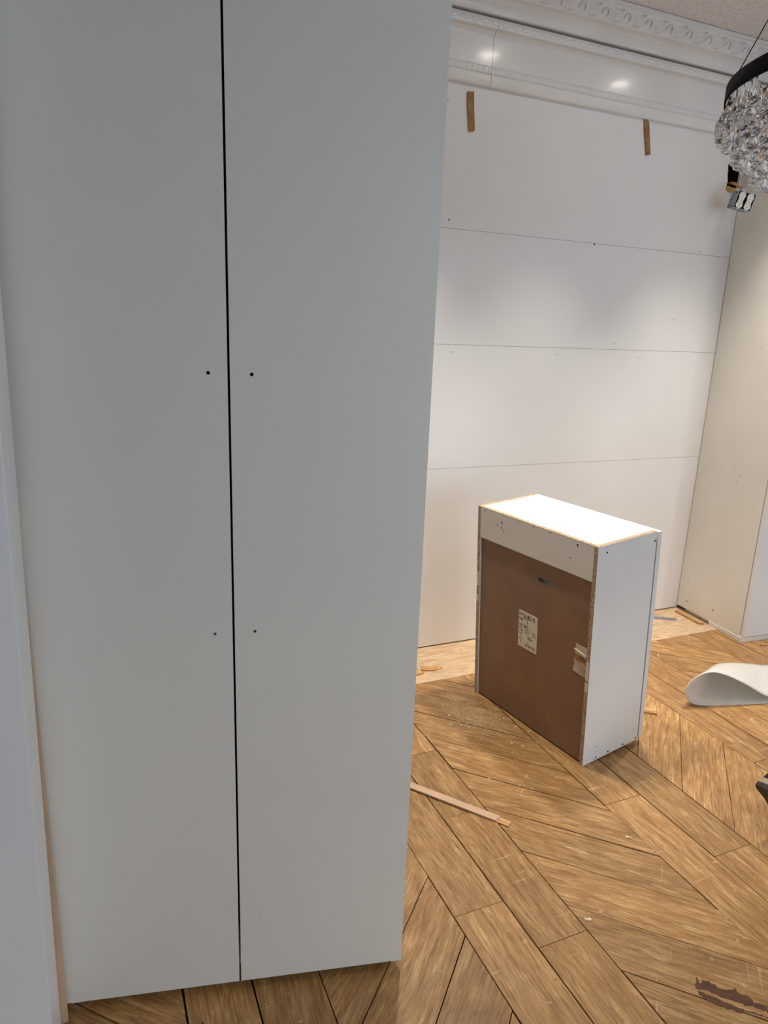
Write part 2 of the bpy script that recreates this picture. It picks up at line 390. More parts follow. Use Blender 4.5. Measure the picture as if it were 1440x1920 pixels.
def leaf_mesh():   # acanthus-like leaf with a curled tip and a raised scroll beside it; x along the crown, y up the slope, z out
    bm = bmesh.new(); nu, nv = 6, 6; g = []
    for j in range(nv + 1):
        t = j / nv; row = []
        wdt = 0.036 * (0.35 + 1.0 * math.sin(math.pi * min(1, t * 0.92 + 0.08)) ** 0.8) * (1 - 0.25 * t)
        for i in range(nu + 1):
            s = i / nu * 2 - 1
            rip = 0.0022 * math.cos(s * math.pi * 3)
            z = 0.006 * (1 - abs(s) ** 1.6) * math.sin(math.pi * (0.12 + 0.8 * t)) + rip * (1 - t * .3) - (0.004 if abs(s) > .98 else 0)
            row.append(bm.verts.new((s * wdt * .8 + 0.034 * (t - .5) + 0.008 * math.sin(t * 6.0), -0.025 + 0.050 * t, z + 0.006 * t ** 4)))
        g.append(row)
    for j in range(nv):
        for i in range(nu): bm.faces.new((g[j][i], g[j][i + 1], g[j + 1][i + 1], g[j + 1][i]))
    prev = None
    for k in range(9):
        a = -0.6 + k / 8 * 4.0; c = Vector((0.052 + 0.016 * math.cos(a), -0.002 + 0.017 * math.sin(a), 0.002))
        rr = 0.0034 - 0.0002 * k; d = Vector((math.cos(a), math.sin(a), 0))
        ring = [bm.verts.new(c + d * rr * q[0] + Vector((0, 0, rr * q[1]))) for q in ((1, -.6), (.6, 1), (-.6, 1), (-1, -.6))]
        if prev:
            for q in range(3): bm.faces.new((prev[q], prev[q + 1], ring[q + 1], ring[q]))
        prev = ring
    return mesh_of(bm, 'leaf_ornament', True)
leaf = leaf_mesh(); leaf.materials.append(M['trim'])
sl = math.atan2(2.815 - 2.778, 0.140 - 0.110)     # slope of the carved band
x = 1.45
# local x -> +X, local y -> up the slope (towards the room), local z -> outward/down normal
ey = Vector((0, -math.cos(sl), math.sin(sl))); ex = Vector((1, 0, 0)); ez = ex.cross(ey)
rotl = Matrix((ex, ey, ez)).transposed().to_euler()
while x < 3.2:
    obj('leaf_ornament', leaf, None, tr3, (x, WALL_Y - 0.1255, 2.7985), rotl); x += 0.115

# ------------------------------------------------------------------ floor planks
def clip_poly(poly, f):   # keep f(p) >= 0
    out = []
    for i in range(len(poly)):
        a, b = poly[i], poly[(i + 1) % len(poly)]; fa, fb = f(a), f(b)
        if fa >= 0: out.append(a)
        if fa * fb < 0:
            t = fa / (fa - fb); out.append((a[0] + (b[0] - a[0]) * t, a[1] + (b[1] - a[1]) * t))
    return out
PALE_Y = 2.465
YB = -0.6
mesh_cache = {}
def plank(poly, ang, mat, h=0.0):
    cx = sum(p[0] for p in poly) / len(poly); cy = sum(p[1] for p in poly) / len(poly)
    c, s = math.cos(-ang), math.sin(-ang)
    loc = [(round((px - cx) * c - (py - cy) * s, 5), round((px - cx) * s + (py - cy) * c, 5)) for px, py in poly]
    key = (mat.name, tuple(loc))
    if key not in mesh_cache:
        me = prism_mesh(loc, -0.0125, 0.0, 'plank'); me.materials.append(mat); mesh_cache[key] = me
    return obj('plank', mesh_cache[key], None, floor, (cx, cy, h), (0, 0, ang))
PER = 0.6935
rnd = random.Random(3)
joints = {  # measured end joints of the long planks
    (1, 0): [1.293, 0.62], (1, 1): [1.99, 1.642, 1.130, 0.45], (2, 0): [1.515, 0.70, 2.2], (2, 1): [1.205, 0.35, 1.95], (3, 0): [1.51, 0.6, 2.3], (3, 1): [2.05, 1.15, 0.5]}
band0 = 0.8175 - PER     # left edge of band 0
for b in range(-2, 7):
    xb = band0 + b * PER
    if xb > 4.9: break
    for k in (0, 1):
        xa = xb + k * 0.1545; xe = xa + 0.1545
        js = list(joints.get((b, k), []))
        if not js:
            y = 2.3 - rnd.random() * 0.6
            while y > YB: js.append(y); y -= rnd.uniform(0.45, 0.75)
        ys = [PALE_Y] + sorted(js, reverse=True) + [YB]
        for ya, yc in zip(ys, ys[1:]):
            g = rnd.choice((0.0010, 0.0018, 0.0025)); e = 0.0010
            plank([(xa + g, yc + e), (xe - g, yc + e), (xe - g, ya - e), (xa + g, ya - e)], math.pi / 2, M['oak'], rnd.choice((0, -0.0006, -0.001)))
    # infill between band b and b+1
    xa = xb + 0.309; xe = xb + PER; wdt = xe - xa; sgn = -1 if (b % 2) else 1
    # anchor (seam height at the left edge) measured for the bands in view
    anchor = {1: 1.869, 2: 1.480, 0: 1.446 - 0.3845}.get(b, 1.6 + 0.05 * b)
    st = 0.2165
    y = anchor - st * 16
    while y < PALE_Y + 0.6:
        g = rnd.choice((0.0010, 0.0019, 0.0026))
        y1 = y + g * 1.4; y2 = y + st - g * 1.4
        poly = [(xa + g, y1), (xe - g, y1 + sgn * wdt), (xe - g, y2 + sgn * wdt), (xa + g, y2)]
        poly = clip_poly(poly, lambda p: PALE_Y - 0.0006 - p[1]); poly = clip_poly(poly, lambda p: p[1] - YB) if len(poly) > 2 else poly
        if len(poly) > 2: plank(poly, sgn * math.pi / 4, M['oak'], rnd.choice((0, -0.0006, -0.0012)))
        y += st
for ya, yb_ in ((PALE_Y, 2.615), (2.615, WALL_Y + .01)):
    x = X0 + rnd.random() * 0.5
    while x < X1:
        ln = rnd.uniform(0.9, 1.5); xe = min(x + ln, X1)
        plank([(x + .0006, ya + .0006), (xe - .0006, ya + .0006), (xe - .0006, yb_ - .0006), (x + .0006, yb_ - .0006)], 0, M['pale'], -0.0005)
        x = xe
# old finish torn away down to dark glue, across two planks
def patch(px):
    raw = [on_floor(p) for p in px]; pts = []; rp = random.Random(len(px))
    for a, b in zip(raw, raw[1:] + raw[:1]):
        for k in range(3): pts.append(a.lerp(b, k / 3) + (Vector((rp.uniform(-.004, .004), rp.uniform(-.0015, .0015), 0)) if k else Vector()))
    c = sum(pts, Vector()) / len(pts)
    o = obj('torn_finish', prism_mesh([(p.x - c.x, p.y - c.y) for p in pts], 0.0, 0.0004, 'torn_finish'), M['patch'], floor, (c.x, c.y, 0)); return o
def px4(u, v): return (1080 + u * .25, 1640 + v * .25)
patch([px4(*q) for q in [(900, 770), (915, 775), (918, 810), (940, 812), (945, 780), (1010, 815), (1100, 860), (1180, 868), (1200, 850), (1210, 880), (1300, 920), (1330, 960), (1440, 990), (1440, 1040), (1380, 1010), (1290, 985), (1230, 965), (1120, 930), (1040, 895), (990, 870), (900, 855)]])
patch([px4(*q) for q in [(905, 870), (960, 885), (1020, 915), (1090, 945), (1170, 975), (1265, 1010), (1255, 1040), (1200, 1030), (1110, 990), (1050, 975), (980, 940), (930, 905)]])
patch([px4(*q) for q in [(1265, 1015), (1330, 1030), (1400, 1050), (1440, 1066), (1440, 1078), (1370, 1056), (1290, 1034)]])

# ------------------------------------------------------------------ tall cabinet standing askew
tl = on_floor((125, 1882), 0.028); trc = on_floor((748, 1800), 0.028)
ang = math.atan2(trc.y - tl.y, trc.x - tl.x)
tall = thing('tall_cabinet', 'tall white two-door pantry cabinet standing at an angle on the oak floor', 'cabinet', (tl.x, tl.y, 0), (0, 0, ang))
TW, TD, TH = 0.760, 0.60, 2.44
box('side_panel', (0.004, 0.024, 0.0), (0.020, TD, TH), M['melamine'], tall)
box('side_panel', (TW - 0.020, 0.024, 0.0), (TW - 0.004, TD, TH), M['melamine'], tall)
box('top_panel', (0.020, 0.024, TH - 0.018), (TW - 0.020, TD, TH), M['melamine'], tall)
box('bottom_panel', (0.020, 0.076, 0.09), (TW - 0.020, TD, 0.108), M['melamine'], tall)
box('back_panel', (0.020, TD - 0.014, 0.108), (TW - 0.020, TD - 0.006, TH - .018), M['hardboard'], tall)
box('toe_kick', (0.020, 0.075, 0.0), (TW - 0.020, 0.090, 0.09), M['melamine'], tall)
for z in (0.62, 1.18, 1.74): box('shelf', (0.020, 0.24, z), (TW - 0.020, TD - 0.014, z + 0.018), M['melamine'], tall)
GAP = 0.3785
def drilled_door(xa, xb, z0, z1, holes):
    bm = bmesh.new(); ed = []
    loops = [[(xa, z0), (xb, z0), (xb, z1), (xa, z1)]] + [[(hx + 0.0035 * math.cos(k * math.pi / 6), hz + 0.0035 * math.sin(k * math.pi / 6)) for k in range(12)] for hx, hz in holes]
    for lp in loops:
        vs = [bm.verts.new((x_, 0.0, z_)) for x_, z_ in lp]
        ed += [bm.edges.new((vs[k], vs[(k + 1) % len(vs)])) for k in range(len(vs))]
    bmesh.ops.triangle_fill(bm, edges=ed, use_beauty=True)
    r = bmesh.ops.extrude_face_region(bm, geom=list(bm.faces))
    for q in [g for g in r['geom'] if isinstance(g, bmesh.types.BMVert)]: q.co.y += 0.020
    return obj('door', mesh_of(bm), M['door'], tall)
drilled_door(0.0, GAP - 0.0022, 0.028, TH - 0.004, [(0.3420, 1.416), (0.3419, 0.9035)])
drilled_door(GAP + 0.0022, TW, 0.028, TH - 0.004, [(0.4197, 1.415), (0.4204, 0.9055)])

# cabinet at the left, leaning a little towards the tall one
lx, lyb, lyf = -0.133, 1.345, 1.145
left = thing('filler_cabinet', 'white cabinet end leaning beside the tall pantry cabinet', 'cabinet', (lx, lyf, 0), (0, math.radians(0.84), 0))
lb = 0.012
box('side_panel', (-0.018, 0.021, lb), (0.0, lyb - lyf, 2.1), M['lacquer'], left, 0.001)
box('side_panel', (-0.60, 0.021, lb), (-0.582, lyb - lyf, 2.1), M['lacquer'], left, 0.001)
box('top_panel', (-0.582, 0.021, 2.08), (-0.018, lyb - lyf, 2.1), M['lacquer'], left)
box('bottom_panel', (-0.582, 0.021, lb + .05), (-0.018, lyb - lyf, lb + .07), M['lacquer'], left)
box('back_panel', (-0.582, lyb - lyf - .008, lb), (-0.018, lyb - lyf - .001, 2.08), M['hardboard'], left)
box('door', (-0.60, 0.0, lb + .002), (0.001, 0.0195, 2.098), M['lacquer'], left, 0.0015)
box('levelling_foot', (-0.10, 0.03, -0.001), (-0.02, 0.17, lb + .002), M['bakelite'], left)
box('levelling_foot', (-0.58, 0.03, -0.008), (-0.50, 0.17, lb + .002), M['bakelite'], left)
fs = box('filler_strip', (-0.160, 1.352, 0.0), (-0.1190, 1.366, 1.20), M['mdf'])
tag(fs, 'raw particleboard filler strip standing in the gap beside the tall pantry cabinet', 'board')

# ------------------------------------------------------------------ small cabinet (fitted: it leans back on its rear edge)
u = Vector((0.986, 0.1537, 0.0655)).normalized(); v = Vector((-0.154, 0.9881, -0.0002)); v = (v - v.dot(u) * u).normalized(); wv = u.cross(v)
sm = thing('base_cabinet', 'small white base cabinet with its brown hardboard back showing, tipped on the floor', 'cabinet', (1.58, 1.7151, 0.0))
sm.rotation_euler = Matrix((u, v, wv)).transposed().to_euler()
SW, SD, SH, T = 0.6153, 0.298, 0.842, 0.017
for y0 in (0.0, SW - T):
    sp = box('side_panel', (0.0004, y0, 0.0), (SD, y0 + T, SH - 0.0004), M['melamine'], sm)
    box('raw_edge', (0.0, y0 + 0.0005, 0.0005), (0.0006, y0 + T - 0.0005, SH - 0.0004), M['particle'], sp)
    box('raw_edge', (0.0, y0 + 0.0005, SH - 0.0006), (SD - .001, y0 + T - 0.0005, SH), M['particle'], sp)
    if y0 == 0.0:
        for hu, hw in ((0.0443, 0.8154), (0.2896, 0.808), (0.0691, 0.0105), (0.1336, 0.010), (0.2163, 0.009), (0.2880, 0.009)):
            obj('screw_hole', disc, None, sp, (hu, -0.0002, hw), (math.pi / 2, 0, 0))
        for hu, hw in ((0.0657, 0.0574), (0.273, 0.0504), (0.057, 0.008)):
            obj('screw_hole', disc_s, None, sp, (hu, -0.0002, hw), (math.pi / 2, 0, 0))
top = box('top_panel', (T, T, SH - 0.018), (SD - .001, SW - T, SH - 0.0004), M['cream'], sm)
for a, b_ in ((0.1605, 0.5255), (0.2815, 0.4286), (0.265, 0.10)): obj('screw_hole', disc_s, None, top, (a, b_, SH - .0003))
box('bottom_panel', (T, T, 0.0), (SD - .001, SW - T, 0.018), M['melamine'], sm)
rail = box('nailer_rail', (0.0006, T, 0.714), (T, SW - T, SH - 0.0004), M['cream'], sm)
box('raw_edge', (0.0004, T, SH - 0.0006), (T - .0005, SW - T, SH), M['particle'], rail)
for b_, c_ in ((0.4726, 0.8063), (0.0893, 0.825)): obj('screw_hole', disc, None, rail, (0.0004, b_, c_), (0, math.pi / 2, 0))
for b_, c_ in ((0.1188, 0.7698), (0.50, 0.79), (0.4726, 0.785), (0.46, 0.778), (0.30, 0.833), (0.38, 0.834), (0.22, 0.833), (0.57, 0.832)): obj('screw_hole', disc_s, None, rail, (0.0004, b_, c_), (0, math.pi / 2, 0))
box('back_panel', (0.008, T, 0.006), (0.012, SW - T, 0.716), M['hardboard'], sm)
dr = box('door', (SD + 0.006, -0.001, 0.002), (SD + 0.027, SW + 0.001, SH - 0.004), M['lacquer'], sm, 0.003)
box('hinge_plate', (SD - 0.03, T, 0.10), (SD + 0.006, T + .012, 0.16), M['steel'], sm)
box('hinge_plate', (SD - 0.03, T, 0.68), (SD + 0.006, T + .012, 0.74), M['steel'], sm)
# paper label: axes on the back face, text x = -v, text y = w, facing -u
face = Matrix((Vector((0, -1, 0)), Vector((0, 0, 1)), Vector((-1, 0, 0)))).transposed()
frot = face.to_euler()
def on_back(name, me, mat, parent, b_, c_, off): return obj(name, me, mat, parent, (0.008 - off, b_, c_), frot)
lab = on_back('paper_label', prism_mesh([(0.002, 0.0), (0.100, 0.0), (0.102, 0.002), (0.102, 0.1505), (0.100, 0.1525), (0.002, 0.1525), (0.0, 0.1505), (0.0, 0.002)], 0, 0.0004), M['paper'], sm, 0.3665, 0.3302, 0.0004)
lab['label'] = 'white printed job label'
def lab_text(s, size, x_, y_): return obj('printed_text', text_mesh(s, size, 0.80, size * 0.018), M['ink'], lab, (x_, y_, 0.0006))
for s, sz, x_, y_ in (('JOB#', 0.0125, 0.002, 0.135), ('6L8510', 0.026, 0.026, 0.126), ('ITEM#', 0.0115, 0.001, 0.113), ('1', 0.026, 0.043, 0.104), ('CAB', 0.0135, 0.003, 0.089), ('BFD', 0.0165, 0.030, 0.087),
                      ('WIDTH', 0.0075, 0.002, 0.077), ('HEIGHT', 0.0075, 0.037, 0.077), ('DEPTH', 0.0075, 0.076, 0.075), ('1 8 0', 0.0115, 0.007, 0.065), ('3 4 8', 0.0115, 0.037, 0.065), ('1 3 0', 0.0115, 0.076, 0.064),
                      ('HINGE', 0.0075, 0.003, 0.054), ('L', 0.012, 0.012, 0.043), ('COLOR', 0.0075, 0.049, 0.051), ('WHITE', 0.010, 0.052, 0.042), ('FINISHED', 0.0065, 0.002, 0.031), ('X', 0.011, 0.012, 0.019), ('DATE', 0.0065, 0.046, 0.026), ('JB17BDCDB', 0.0125, 0.041, 0.012)):
    lab_text(s, sz, x_, y_)
bc = on_back('barcode_sticker', prism_mesh([(0, 0), (0.060, 0.0), (0.060, 0.021), (0.0, 0.021)], 0, 0.0003), M['clear'], sm, 0.2757, 0.6265, 0.0003)
bc['label'] = 'small grey barcode sticker'
bmx = bmesh.new(); xx = 0.003
rb = random.Random(5)
while xx < 0.036:
    ww = rb.choice((0.0006, 0.001, 0.0016)); add_box(bmx, (xx, 0.0075, 0.0003), (xx + ww, 0.0195, 0.0006)); xx += ww + rb.choice((0.0006, 0.001))
add_box(bmx, (0.003, 0.0035, 0.0003), (0.036, 0.0055, 0.0006))
obj('bars', mesh_of(bmx), M['ink'], bc)
obj('printed_text', text_mesh('C', 0.020, 0.9, 0.0007), M['ink'], bc, (0.043, 0.004, 0.0006))
# torn packing tape wrapped round the rear edge
def tape_piece(name, pts, mat, thick=0.0012):   # pts: (v, w, out)
    bm = bmesh.new()
    vs = [bm.verts.new((0.008 - o_, b_, c_)) for b_, c_, o_ in pts]; bm.faces.new(vs)
    r = bmesh.ops.extrude_face_region(bm, geom=list(bm.faces))
    for q in [g for g in r['geom'] if isinstance(g, bmesh.types.BMVert)]: q.co.x += thick
    return obj(name, mesh_of(bm), mat, sm)
tape_piece('torn_tape', [(0.081, 0.352, .0016), (0.018, 0.347, .0016), (0.018, 0.394, .002), (0.04, 0.402, .004), (0.055, 0.398, .003), (0.070, 0.402, .003), (0.079, 0.398, .0018), (0.074, 0.388, .0018)], M['tape'])
tape_piece('torn_tape', [(0.077, 0.424, .003), (0.018, 0.418, .004), (0.018, 0.458, .002), (0.034, 0.461, .0016), (0.074, 0.461, .0016), (0.073, 0.446, .0016)], M['tape'])
tape_piece('tape_fibres', [(0.078, 0.398, .0016), (0.018, 0.394, .0016), (0.018, 0.420, .0016), (0.035, 0.414, .005), (0.062, 0.421, .003), (0.074, 0.426, .0016)], M['tapebrown'])
obj('tape_roll', tube_mesh([(0.005, 0.076, 0.440), (0.002, 0.05, 0.437), (0.001, 0.02, 0.432)], [0.0035, 0.0045, 0.0045], 8), M['tape'], sm)
for c0, c1 in ((0.345, 0.415), (0.30, 0.335)):
    box('tape_remnant', (-0.0006, 0.003, c0), (0.0004, 0.0155, c1), M['paper'], sm)
for c0, c1 in ((0.43, 0.46), (0.50, 0.56)):
    box('tape_remnant', (-0.0006, SW - .014, c0), (0.0004, SW - 0.002, c1), M['paper'], sm)
# shims that carry its lifted front edge
for px_, n_ in (((1.84, 1.80), 0), ((1.78, 2.25), 1)):
    s_ = box('cabinet_shim', (-0.02, -0.035, 0.0), (0.02, 0.035, 0.0165), M['shim'])
    s_.location = (px_[0], px_[1], 0); s_.rotation_euler = (0, 0, 0.15)
    tag(s_, ('small wood shim under the bluish white side of the raised base cabinet', 'small wood shim under the raised base cabinet, at its end by the stripped wall')[n_], 'shim')

# ------------------------------------------------------------------ right tall cabinet
rc = thing('corner_cabinet', 'tall beige-sided cabinet standing in the corner against the stripped wall', 'cabinet', (3.080, 2.318, 0), (0, 0, math.radians(-4.5)))
RD = 0.462
rside = box('side_panel', (0.0, 0.0, 0.022), (0.018, RD, 2.478), M['cream'], rc)
box('side_panel', (0.742, 0.0, 0.022), (0.760, RD, 2.478), M['cream'], rc)
box('back_panel', (0.018, RD - .008, 0.03), (0.742, RD, 2.47), M['hardboard'], rc)
box('top_panel', (0.018, 0.0, 2.460), (0.742, RD - .008, 2.478), M['cream'], rc)
box('bottom_panel', (0.018, 0.0, 0.022), (0.742, RD - .008, 0.040), M['cream'], rc)
box('door', (0.002, -0.026, 0.030), (0.3785, -0.004, 2.475), M['lacquer'], rc, 0.0015)
box('door', (0.3815, -0.026, 0.030), (0.758, -0.004, 2.475), M['lacquer'], rc, 0.0015)
box('plinth', (-0.004, -0.022, 0.0), (0.760, 0.005, 0.026), M['cream'], rc)
box('plinth', (-0.003, 0.005, 0.0), (0.015, 0.21, 0.022), M['cream'], rc)
box('plinth', (0.02, 0.21, 0.0), (0.035, RD - 0.05, 0.022), M['cream'], rc)
box('plinth', (0.70, 0.005, 0.0), (0.74, RD - 0.05, 0.022), M['cream'], rc)
bmd = lathe([(0, -0.0006), (0.006, -0.0006), (0.006, 0.0006), (0, 0.0006)], 10, 'plug_hole', False); bmd.materials.append(M['card'])
for y_, z_, big in ((0.392, 0.0676, 1), (0.198, 0.0909, 1), (0.165, 0.04, 0), (0.396, 0.852, 0), (0.207, 0.874, 0), (0.172, 0.8445, 0), (0.185, 0.811, 0), (0.17, 1.494, 0), (0.40, 0.835, 0)):
    obj('screw_hole', bmd if big else disc_s, None, rside, (-0.0003, y_, z_), (0, math.pi / 2, 0))

# ------------------------------------------------------------------ wall bits: bare strips, junction box, cable
def wall_strip(px, label):
    pts = [on_wall(p, WALL_Y) for p in px]; c = sum(pts, Vector()) / len(pts)
    bm = bmesh.new(); a = [bm.verts.new((p.x - c.x, 0, p.z - c.z)) for p in pts]; bm.faces.new(a)
    r = bmesh.ops.extrude_face_region(bm, geom=list(bm.faces))
    for q in [g for g in r['geom'] if isinstance(g, bmesh.types.BMVert)]: q.co.y -= 0.005
    # lay the grain along the strip
    me = mesh_of(bm); me.transform(Matrix.Rotation(math.pi / 2, 4, 'Y'))
    o = obj('wall_shim', me, M['cardstrip'], None, (c.x, WALL_Y, c.z), (0, -math.pi / 2, 0)); return tag(o, label, 'shim')
wall_strip([(875.5, 172), (888, 172.5), (888, 200), (889.5, 244), (887, 247), (877.5, 246.5), (876.5, 225), (875.2, 200)], 'thin brown wood shim with square ends high on the wall by the pantry cabinet')
wall_strip([(1206.5, 223), (1211, 222.5), (1216, 230), (1218.5, 290), (1210, 292), (1207.5, 258), (1206.8, 250)], 'thin brown wood shim with a pointed top touching the wall moulding')

jb = thing('junction_box', 'steel junction box with two ivory duplex outlets hanging from the hole in the wall', 'outlet')
fc = on_wall((1396.5, 377), 2.60)
nrm = Vector((-0.38, -0.91, -0.10)).normalized()           # the way the outlets face
bx_ = Vector((0.91, -0.38, 0)).normalized(); by_ = nrm.cross(bx_)
if by_.z < 0: by_ = -by_
ro = math.radians(-11)
bx2 = bx_ * math.cos(ro) + by_ * math.sin(ro); by2 = nrm.cross(bx2); by2 = by2 if by2.z > 0 else -by2
bz2 = bx2.cross(by2)
jb.matrix_world = Matrix.Translation(fc) @ Matrix((bx2, by2, bz2)).transposed().to_4x4()
sgz = 1.0 if bz2.dot(nrm) > 0 else -1.0
BW, BH, BD = 0.044, 0.0375, 0.065
box('back_plate', (-BW, -BH, -BD), (BW, BH, -BD + .002), M['steel'], jb)
for lo, hi in (((-BW, -BH, -BD), (-BW + .002, BH, 0)), ((BW - .002, -BH, -BD), (BW, BH, 0)), ((-BW, -BH, -BD), (BW, -BH + .002, 0)), ((-BW, BH - .002, -BD), (BW, BH, 0))):
    box('box_side', lo, hi, M['steel'], jb)
for k, (sx_, sy_) in enumerate(((-.02, .03), (-.045, .0), (-.05, -.03), (-.02, -.028))):
    obj('knockout', disc, None, jb, (-BW - .0002, sy_, sx_), (0, math.pi / 2, 0))
def outlet_face():
    pts = []
    for s in (1, -1):
        c = 0.0185 * s
        for i in range(13):
            a = (math.pi * (0.0 + i / 12)) if s > 0 else (math.pi * (1 + i / 12))
            pts.append((0.0165 * max(-0.93, min(0.93, math.cos(a) * 1.12)), c + 0.0165 * math.sin(a)))
        pts.append(((-1 if s > 0 else 1) * 0.0110, 0.004 * s))
    return pts
for ox in (-0.0205, 0.0205):
    box('receptacle_body', (ox - .0195, -BH + .003, -0.03), (ox + .0195, BH - .003, -0.004), M['bakelite'], jb)
    fcx = obj('outlet_face', prism_mesh(outlet_face(), -0.004, 0.003), M['plastic'], jb, (ox, 0, 0))
    for oy in (0.0185, -0.0185):
        box('slot', (-0.0068, oy + .002, 0.0028), (-0.0052, oy + .010, 0.0033), M['black'], fcx)
        box('slot', (0.0050, oy + .003, 0.0028), (0.0066, oy + .009, 0.0033), M['black'], fcx)
        obj('ground_hole', disc_s, None, fcx, (0, oy - .006, 0.003))
    obj('screw_head', disc_s, None, fcx, (0, 0, 0.003))
    for s in (1, -1): box('mounting_ear', (ox - .008, s * BH - .004 * (s < 0) - .000, -0.002), (ox + .008, s * BH + .004 + .004 * (s > 0), 0.0), M['steel'], jb)
ca = Vector((3.055, WALL_Y + .05, 2.285)); cb = jb.matrix_world @ Vector((-0.02, BH, -0.03))
cbl = obj('electrical_cable', tube_mesh([ca, Vector((3.04, WALL_Y - .015, 2.278)), Vector((3.035, WALL_Y - .04, 2.268)), (cb + Vector((-.005, .0, .02))), cb + Vector((0, 0, -.004))], [0.005, 0.006, 0.007, 0.007, 0.006], 8), M['card'])
tag(cbl, 'short tan cable running from the wall hole into the junction box', 'cable')
cc = obj('torn_drywall', prism_mesh([(-.03, -.012), (.0, -.018), (.034, -.01), (.03, .006), (.0, .002), (-.022, .01), (-.034, .004)], -0.004, 0.004), M['card'], None, (3.052, WALL_Y - 0.004, 2.255), (math.pi / 2, 0, 0))
tag(cc, 'torn tan paper flap at the bottom of the wall hole', 'debris')

# ------------------------------------------------------------------ chandelier
CZ = 2.10; CC = Vector((1.735, 1.151, 0)); CR = 0.362
ch = thing('crystal_chandelier', 'round tiered crystal chandelier with a black metal band hanging from the ceiling', 'chandelier', (CC.x, CC.y, CZ))
def band(R_, z0, z1, t=0.004): return lathe([(R_, z0), (R_, z1), (R_ - t, z1), (R_ - t, z0), (R_, z0)], 64, 'band', True)
obj('band', band(CR, -0.036, 0.0), M['metal_black'], ch)
for rr_, zz_ in ((0.305, -0.050), (0.255, -0.085), (0.190, -0.125)):
    obj('tier_ring', band(rr_, zz_, zz_ + 0.012), M['metal_black'], ch)
    for k in range(6):
        a = k * math.pi / 3
        obj('tier_strut', tube_mesh([((rr_ - .002) * math.cos(a), (rr_ - .002) * math.sin(a), zz_ + .004), ((rr_ - .002) * math.cos(a), (rr_ - .002) * math.sin(a), -0.024)], 0.002, 6), M['metal_black'], ch)
for k in range(3):
    a = k * 2 * math.pi / 6
    box('crossbar', (-CR + .003, -0.006, -0.03), (CR - .003, 0.006, -0.022), M['metal_black'], ch).rotation_euler = (0, 0, a)
topz = CEIL - CZ
for k in range(4):
    a = k * math.pi / 2 + 2.36 
    obj('suspension_wire', tube_mesh([(CR * math.cos(a) * .99, CR * math.sin(a) * .99, -0.01), (0.03 * math.cos(a), 0.03 * math.sin(a), topz - .02)], 0.0012, 6), M['metal_black'], ch)
obj('canopy', lathe([(0, topz - 0.03), (0.05, topz - 0.03), (0.065, topz - 0.015), (0.065, topz), (0, topz)], 32), M['metal_black'], ch)
drop = lathe([(0, 0.026), (0.0035, 0.022), (0.006, 0.014), (0.0145, 0.0), (0.0180, -0.010), (0.0150, -0.019), (0.007, -0.023), (0, -0.0245)], 10, 'crystal_drop', True); drop.materials.append(M['glass'])
rod = lathe([(0, 0.030), (0.006, 0.027), (0.007, 0.0), (0.0075, -0.024), (0.004, -0.030), (0, -0.031)], 6, 'crystal_rod', False); rod.materials.append(M['glass'])
rc_ = random.Random(2)
def tier(R_, n, ztop, rows, dz, flare=0.0):
    for i in range(n):
        for j in range(rows):
            a = 2 * math.pi * (i + 0.5 * (j % 2)) / n + rc_.uniform(-.01, .01)
            rr = R_ + flare * min(j, 1) + rc_.uniform(-.002, .002); z = ztop - j * dz + rc_.uniform(-.003, .003)
            if j == 0: z -= 0.0
            obj('crystal_rod' if j == 0 else 'crystal_drop', rod if j == 0 else drop, None, ch, (rr * math.cos(a), rr * math.sin(a), z), (rc_.uniform(-.08, .08), rc_.uniform(-.08, .08), a))
tier(CR - 0.010, 44, -0.056, 3, 0.020, 0.004)
tier(0.305, 38, -0.078, 4, 0.022, 0.010)
tier(0.255, 30, -0.114, 4, 0.026, 0.010)
tier(0.190, 22, -0.155, 1, 0.03, 0.0)

# ------------------------------------------------------------------ foam sheet folded over on the floor
P0 = Vector((2.335, 1.885, 0)); e_ = (Vector((2.621, 1.806, 0)) - P0).normalized(); dpt = Vector((-e_.y, e_.x, 0))
def catmull(P, n=6):
    out = []
    for i in range(len(P) - 1):
        p0, p1, p2, p3 = P[max(i - 1, 0)], P[i], P[i + 1], P[min(i + 2, len(P) - 1)]
        for k in range(n):
            t = k / n
            out.append(tuple(0.5 * (2 * b + (c - a) * t + (2 * a - 5 * b + 4 * c - d) * t * t + (3 * b - a - 3 * c + d) * t ** 3) for a, b, c, d in zip(p0, p1, p2, p3)))
    out.append(P[-1]); return out
near = catmull([(1.2, 0.0015), (0.6, 0.0015), (0.25, 0.0015), (0.06, 0.0015), (-0.03, 0.012), (-0.072, 0.046), (-0.068, 0.085), (-0.03, 0.115), (0.03, 0.128), (0.10, 0.115), (0.20, 0.078), (0.30, 0.034), (0.40, 0.012), (0.60, 0.006), (1.2, 0.006)], 6)
bm = bmesh.new(); rows = []
ND = 10
for j in range(ND + 1):
    t = j / ND; row = []
    for s, z in near:
        d = t * 0.33
        k = 1.0 - 0.84 * t
        row.append(bm.verts.new(P0 + e_ * (s * (1 - .3 * t * (s < .3)) + 0.33 * t) + dpt * d + Vector((0, 0, max(0.0015, z * k * 1.26)))))
    rows.append(row)
for a, b in zip(rows, rows[1:]):
    for i in range(len(a) - 1): bm.faces.new((a[i], a[i + 1], b[i + 1], b[i]))
me = mesh_of(bm, 'foam_sheet', True)
foam = obj('foam_sheet', me, M['foam']); so = foam.modifiers.new('thickness', 'SOLIDIFY'); so.thickness = 0.003; so.offset = 0
tag(foam, 'white translucent packing foam sheet folded over itself on the floor', 'foam sheet')

